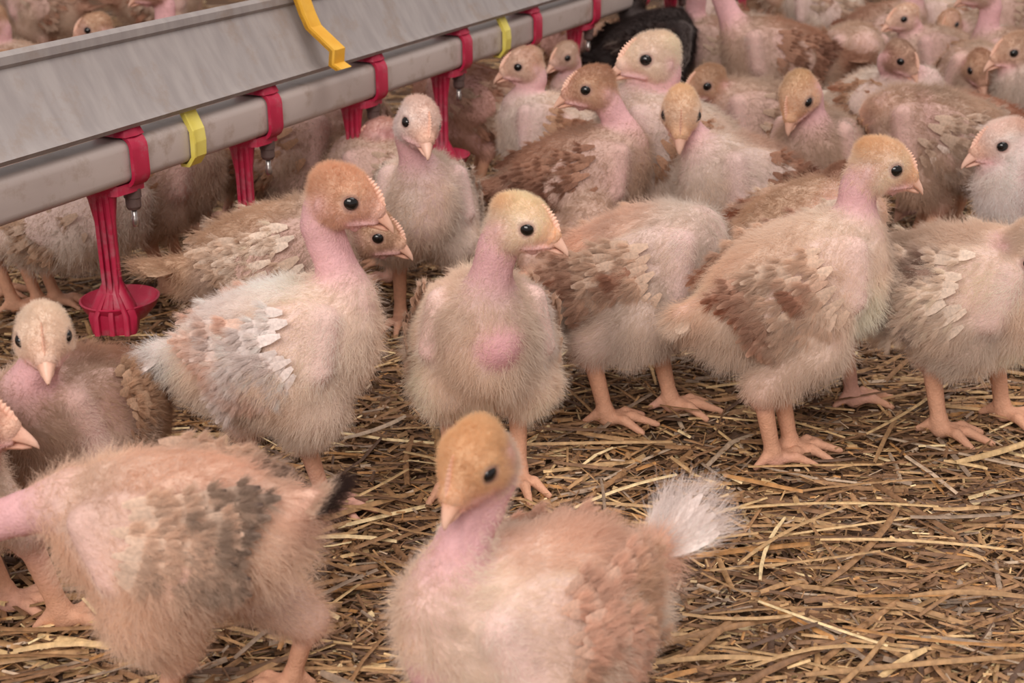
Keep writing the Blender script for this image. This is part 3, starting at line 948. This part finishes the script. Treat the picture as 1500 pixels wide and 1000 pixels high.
    for fv, ff, ft in tf:
        k = {3: 260, 2: 90, 1: 30}[near]
        i0 = rs.randint(0, len(fv), k); ax_ = unit(fv[-2] - fv[1])
        wp.append(fv[i0] + rs.normal(0, .0012, (k, 3))); wd.append(unit(ax_ + rs.normal(0, .30, (k, 3)))); wl.append(rs.uniform(.006, .016, k) * s * taill); wc.append(ft[i0] * rs.uniform(.88, 1.12, (k, 1)))
    hair_obj('tail_barbs', np.concatenate(wp), np.concatenate(wd), np.concatenate(wl), np.clip(np.concatenate(wc), .01, .93), wr, to, bend=.15, seed=sd + 3)
    return root

PLACED = []
def place(*a, **k): PLACED.append((a, k))
place((256, 772), 'peach chick striding left with black-speckled wing feathers, front left', yaw=176, s=.84, hs=1.15, z=.124, legl=.8, thigh=1.22, fluff=1.12, pitch=-2, head=(-95, 728), hyaw=190, near=3,
     down='buff', back='peach', headc='peach', wing=('buff', 'black'), wpat=1, tail='buff', tailtip='dark', taill=.75, feet=[(425, 1000), (235, 1050)], crop=0, tailup=22)
place((778, 900), 'peach chick crouching in front with orange head turned and white fluffy tail', yaw=214, s=.97, z=.088, pitch=4, head=(694, 672), hyaw=236, hpitch=24, hdy=.015, near=3,
     down='cream', back='peach', headc='hgold', hs=.86, nf_=6, wing=('peach', 'tan'), tail='white', crop=1, tailup=42, taill=1.2)
place((412, 505), 'pale pink chick standing sideways with white fan tail and peach head', yaw=4, s=.92, hs=1.06, thigh=1.2, z=.128, pitch=14, head=(500, 287), hyaw=2, hpitch=14, near=3,
     down='cream', back='white', headc='hpeach', wing=('white', 'peach'), cheek='hpeach', tail='white', tailup=-5, taill=1.2, feet=[(480, 738), (390, 720)])
place((408, 378), 'buff chick mostly hidden, its brown head under the peach head', yaw=14, s=.98, head=(545, 340), hyaw=-4, hpitch=12, near=2, down='dust', back='tan', headc='tan', wing=('cream', 'tan'))
place((708, 490), 'fluffy cream chick standing chest-on with bare pink crop, looking right', yaw=-84, s=.98, z=.115, pitch=26, head=(762, 326), hyaw=-10, hpitch=10, near=3,
     down='cream', headc='ivory', crown='hgold', hs=.92, wing=('buff', 'tan'), crop=1.3, hdy=.015, tailup=0)
place((622, 300), 'grey-cream chick facing forward with tilted white head by a red drinker', yaw=-88, s=.98, head=(613, 178), hyaw=-66, hpitch=16, hroll=-14, near=2, down='grey', headc='white', crown='peach', pitch=25, wing=('grey', 'dust'))
place((572, 262), 'chick half hidden behind the tilted white head, turned away left', yaw=170, s=.9, head=(556, 200), hyaw=200, hpitch=10, near=1, down='dust', headc='pink', crown='peach', wing=('dust', 'brown'))
place((932, 398), 'brown-patched chick with two long legs, head lowered behind its neighbour', yaw=-4, s=1.05, z=.112, pitch=20, head=(1065, 372), hyaw=10, hpitch=50, near=3, hdy=.03,
     down='grey', back='peach', headc='tan', thigh=1.22, wpat=2, wing=('buff', 'wbrown'), tail='wbrown', feet=[(890, 612), (985, 592)])
place((1090, 270), 'dark brown winged chick facing camera with orange comb and beak', yaw=205, s=1.0, head=(998, 162), hyaw=-97, hpitch=36, near=2, down='grey', back='brown', headc='cream', crown='gold',
     wing=('brown', 'wdark'), pitch=18)
place((845, 262), 'brown-winged chick with head turned left, tan face and pink beak', yaw=8, s=1.02, head=(868, 128), hyaw=180, hpitch=6, near=2, down='dust', back='brown', headc='tan', crown='brown',
     wing=('brown', 'wdark'), pitch=16, feet=[(845, 475), (800, 470)])
place((815, 200), 'slender chick with long bare lilac neck and beige head facing left', yaw=170, s=.95, head=(768, 95), hyaw=180, hpitch=8, near=2, down='grey', headc='buff', pitch=20, bare=1)
place((870, 150), 'small chick peeping out behind the beige head, grey face', yaw=200, s=.85, head=(828, 82), hyaw=215, hpitch=10, near=1, down='dust', headc='dust')
place((905, 140), 'tan chick with its head turned away, behind the white one', yaw=120, s=.9, head=(872, 76), hyaw=100, hpitch=0, near=1, down='tan', headc='tan')
place((985, 215), 'large white-faced chick with serrated comb looking left above the others', yaw=172, s=1.12, head=(956, 84), hyaw=181, hpitch=4, hs=1.1, near=2, down='grey', headc='ivory', crown='ivory', pitch=22)
place((1120, 180), 'tan-headed chick looking left behind the orange-combed one', yaw=178, s=1.0, head=(1036, 122), hyaw=198, hpitch=10, near=2, down='dust', back='dust', headc='tan', crown='tan', wing=('dust', 'tan'))
place((1140, 85), 'brown-striped chick seen side-on in the crowd, head above the frame', yaw=178, s=1.1, head=(1035, -40), hyaw=180, near=2, down='dust', back='brown', headc='tan', wing=('brown', 'wdark'))
place((1200, 225), 'fawn chick looking down to the left with narrow pink beak', yaw=-118, s=1.0, head=(1170, 138), hyaw=-135, hpitch=48, near=2, down='dust', headc='buff', crown='gold', pitch=20)
place((1375, 85), 'small pale-browed chick at the top of the crowd facing left', yaw=185, s=.95, head=(1325, 26), hyaw=188, near=1, down='dust', headc='buff')
place((1410, 100), 'tan chick facing forward beside the pale-browed one at the top', yaw=-120, s=.95, head=(1390, 34), hyaw=-130, hpitch=12, near=1, down='dust', headc='tan')
place((1300, 150), 'pinkish-grey chick with pale chest looking down to the right', yaw=-30, s=.95, head=(1318, 84), hyaw=-35, hpitch=28, near=1, down='grey', headc='brown', crown='dust')
place((1235, 165), 'grey-brown chick bowing with a serrated pink comb', yaw=-80, s=1.0, head=(1260, 108), hyaw=-62, hpitch=55, near=1, down='dust', headc='dust', crown='brown')
place((1420, 165), 'tan chick looking straight out with upright pink comb, at the right', yaw=-95, s=1.0, head=(1435, 98), hyaw=-82, hpitch=34, near=1, down='dust', headc='tan', crown='brown')
place((1545, 135), 'pale-headed chick cut by the right edge, high in the crowd', yaw=180, s=1.05, head=(1486, 74), hyaw=185, hpitch=12, near=2, down='grey', headc='buff', crown='tan')
place((1545, 285), 'white-cheeked chick entering from the right edge with open pink beak', yaw=178, s=1.05, head=(1470, 208), hyaw=184, hpitch=10, near=2, down='white', headc='white', crown='peach', pitch=20)
place((1375, 205), 'pinkish-grey chick with a white wing quill, its head turned away', yaw=165, s=1.1, head=(1286, 178), hyaw=95, hpitch=0, near=2, down='dust', headc='peach', wing=('dust', 'white'))
place((1180, 345), 'buff chick behind the big right-hand one, brown head turned away', yaw=20, s=1.0, head=(1236, 272), hyaw=62, hpitch=0, near=2, down='buff', back='tan', headc='brown', crown='brown', wing=('cream', 'wbrown'), feet=[(1250, 585), None])
place((1164, 418), 'large cream chick with red-brown wing and bare pink neck looking right', yaw=10, s=1.0, hs=.95, thigh=1.1, z=.130, pitch=24, head=(1290, 242), hyaw=2, hpitch=10, near=3,
     down='cream', back='buff', headc='ivory', crown='gold', cheek='ivory', wing=('buff', 'wbrown'), wpat=2, taill=.55, tail='cream', feet=[(1135, 672), (1160, 655)], tailup=-10)
place((1412, 425), 'pink and cream chick at the right edge with brown shoulder spots', yaw=-32, s=1.05, z=.118, pitch=10, head=(1512, 372), hyaw=-50, hpitch=35, near=3,
     down='cream', back='dust', headc='cream', wing=('cream', 'wdark'), feet=[(1378, 628), (1470, 605)], bare=.5)
place((1410, 305), 'dark-backed grey chick squeezed behind the right-hand ones', yaw=170, s=.95, head=(1340, 285), hyaw=200, hpitch=30, near=1, down='dust', back='wbrown', headc='dust', wing=('brown', 'wdark'))
place((110, 318), 'cream chick standing on thin legs behind the drinker pipe', yaw=8, s=.95, head=(140, 215), hyaw=0, near=1, down='grey', headc='dust', wing=('dust', 'tan'), feet=[(85, 440), (60, 445)])
place((225, 285), 'brown chick behind the pipe with its orange face under the yellow clip', yaw=5, s=1.0, head=(262, 262), hyaw=2, hpitch=8, near=1, down='dust', headc='tan', crown='gold')
place((415, 215), 'brown chick between two red drinker rods, beak to the right', yaw=8, s=1.05, head=(455, 168), hyaw=5, hpitch=8, near=1, down='dust', headc='brown')
place((205, 110), 'tan-headed chick looking left over the top of the metal profile', yaw=178, s=1.0, head=(140, 42), hyaw=185, hpitch=8, near=1, down='dust', headc='tan')
place((20, 110), 'chick with bare pink neck behind the profile at upper left', yaw=185, s=1.0, head=(-15, 30), hyaw=190, near=1, down='dust', headc='tan')
place((945, 75), 'black chick in the far crowd behind two red rods', yaw=30, s=1.1, head=(925, 0), hyaw=60, near=2, down='black', back='black', headc='black', crown='black', wing=('black', 'dark'), tail='black', neckc='black')
place((810, 75), 'brown chick under the far end of the pipe', yaw=20, s=.95, head=(838, 32), hyaw=0, near=1, down='brown', headc='brown')
place((112, 606), 'white-faced chick staring straight ahead at left, brown wing beside it', yaw=-112, s=.92, z=.095, pitch=14, head=(64, 490), hyaw=-72, hpitch=8, hs=.94, near=3, down='dust', back='brown', headc='ivory', crown='ivory', wing=('tan', 'brown'), bare=.3)
place((-200, 690), 'chick cut by the left edge, only its pale beak, chest and legs in view', yaw=8, s=1.05, z=.12, head=(-58, 618), hyaw=5, hpitch=0, near=2, down='cream', headc='peach', feet=[(15, 880), (95, 905)], crown='peach')
# far rows of the flock
far = [((-40, 290), 'brown chick in shade at far left under the pipe', 20, 'dust'), ((300, 90), 'shaded chick beyond the metal profile, left of the hook', 190, 'brown'),
       ((320, 240), 'dim brown chick between the first two red rods', 160, 'brown'), ((510, 215), 'dim chick resting behind the middle drinker rods', 100, 'dust'),
       ((690, 150), 'shaded chick behind the pipe near the second yellow clip', 170, 'brown'), ((400, 40), 'chick beyond the profile just behind the amber hook', 20, 'dust'),
       ((1030, 30), 'chick with lilac neck at the top of the crowd', 200, 'grey'), ((1210, 20), 'pale chick at the top edge of the crowd', 150, 'grey'),
       ((1290, 50), 'greyish chick in the far crowd beside the pale-browed one', 10, 'dust'), ((1470, 30), 'pinkish chick in the top right corner', 190, 'dust'),
       ((1130, -10), 'buff chick in the farthest row at the top edge', 20, 'tan'), ((1380, -10), 'cream chick in the farthest row, top right', 170, 'grey'),
       ((840, -5), 'brown chick in the farthest row beyond the pipe', 0, 'brown'), ((1060, 110), 'fawn chick between the white-faced and brown-striped ones', 150, 'dust'),
       ((1480, 200), 'grey chick behind the one entering from the right edge', 160, 'dust'), ((1360, 130), 'dusty chick in the middle of the right crowd', 190, 'grey'),
       ((640, 60), 'chick in shadow beyond the profile, right of the hook', 30, 'dust'), ((60, 10), 'chick beyond the profile in the top left corner', 170, 'dust'),
       ((240, 0), 'brown chick beyond the profile near the top edge', 10, 'dust')]
for (p, lb, yw, dn) in far:
    place(p, lb, push=True, yaw=yw, s=1.0, near=1, down=dn, headc=dn, back='brown' if dn == 'dust' else None, wing=('dust', 'wbrown'))

for a, k in sorted(PLACED, key=lambda q: -q[1].get('near', 1)):
    bird(*a, **k)
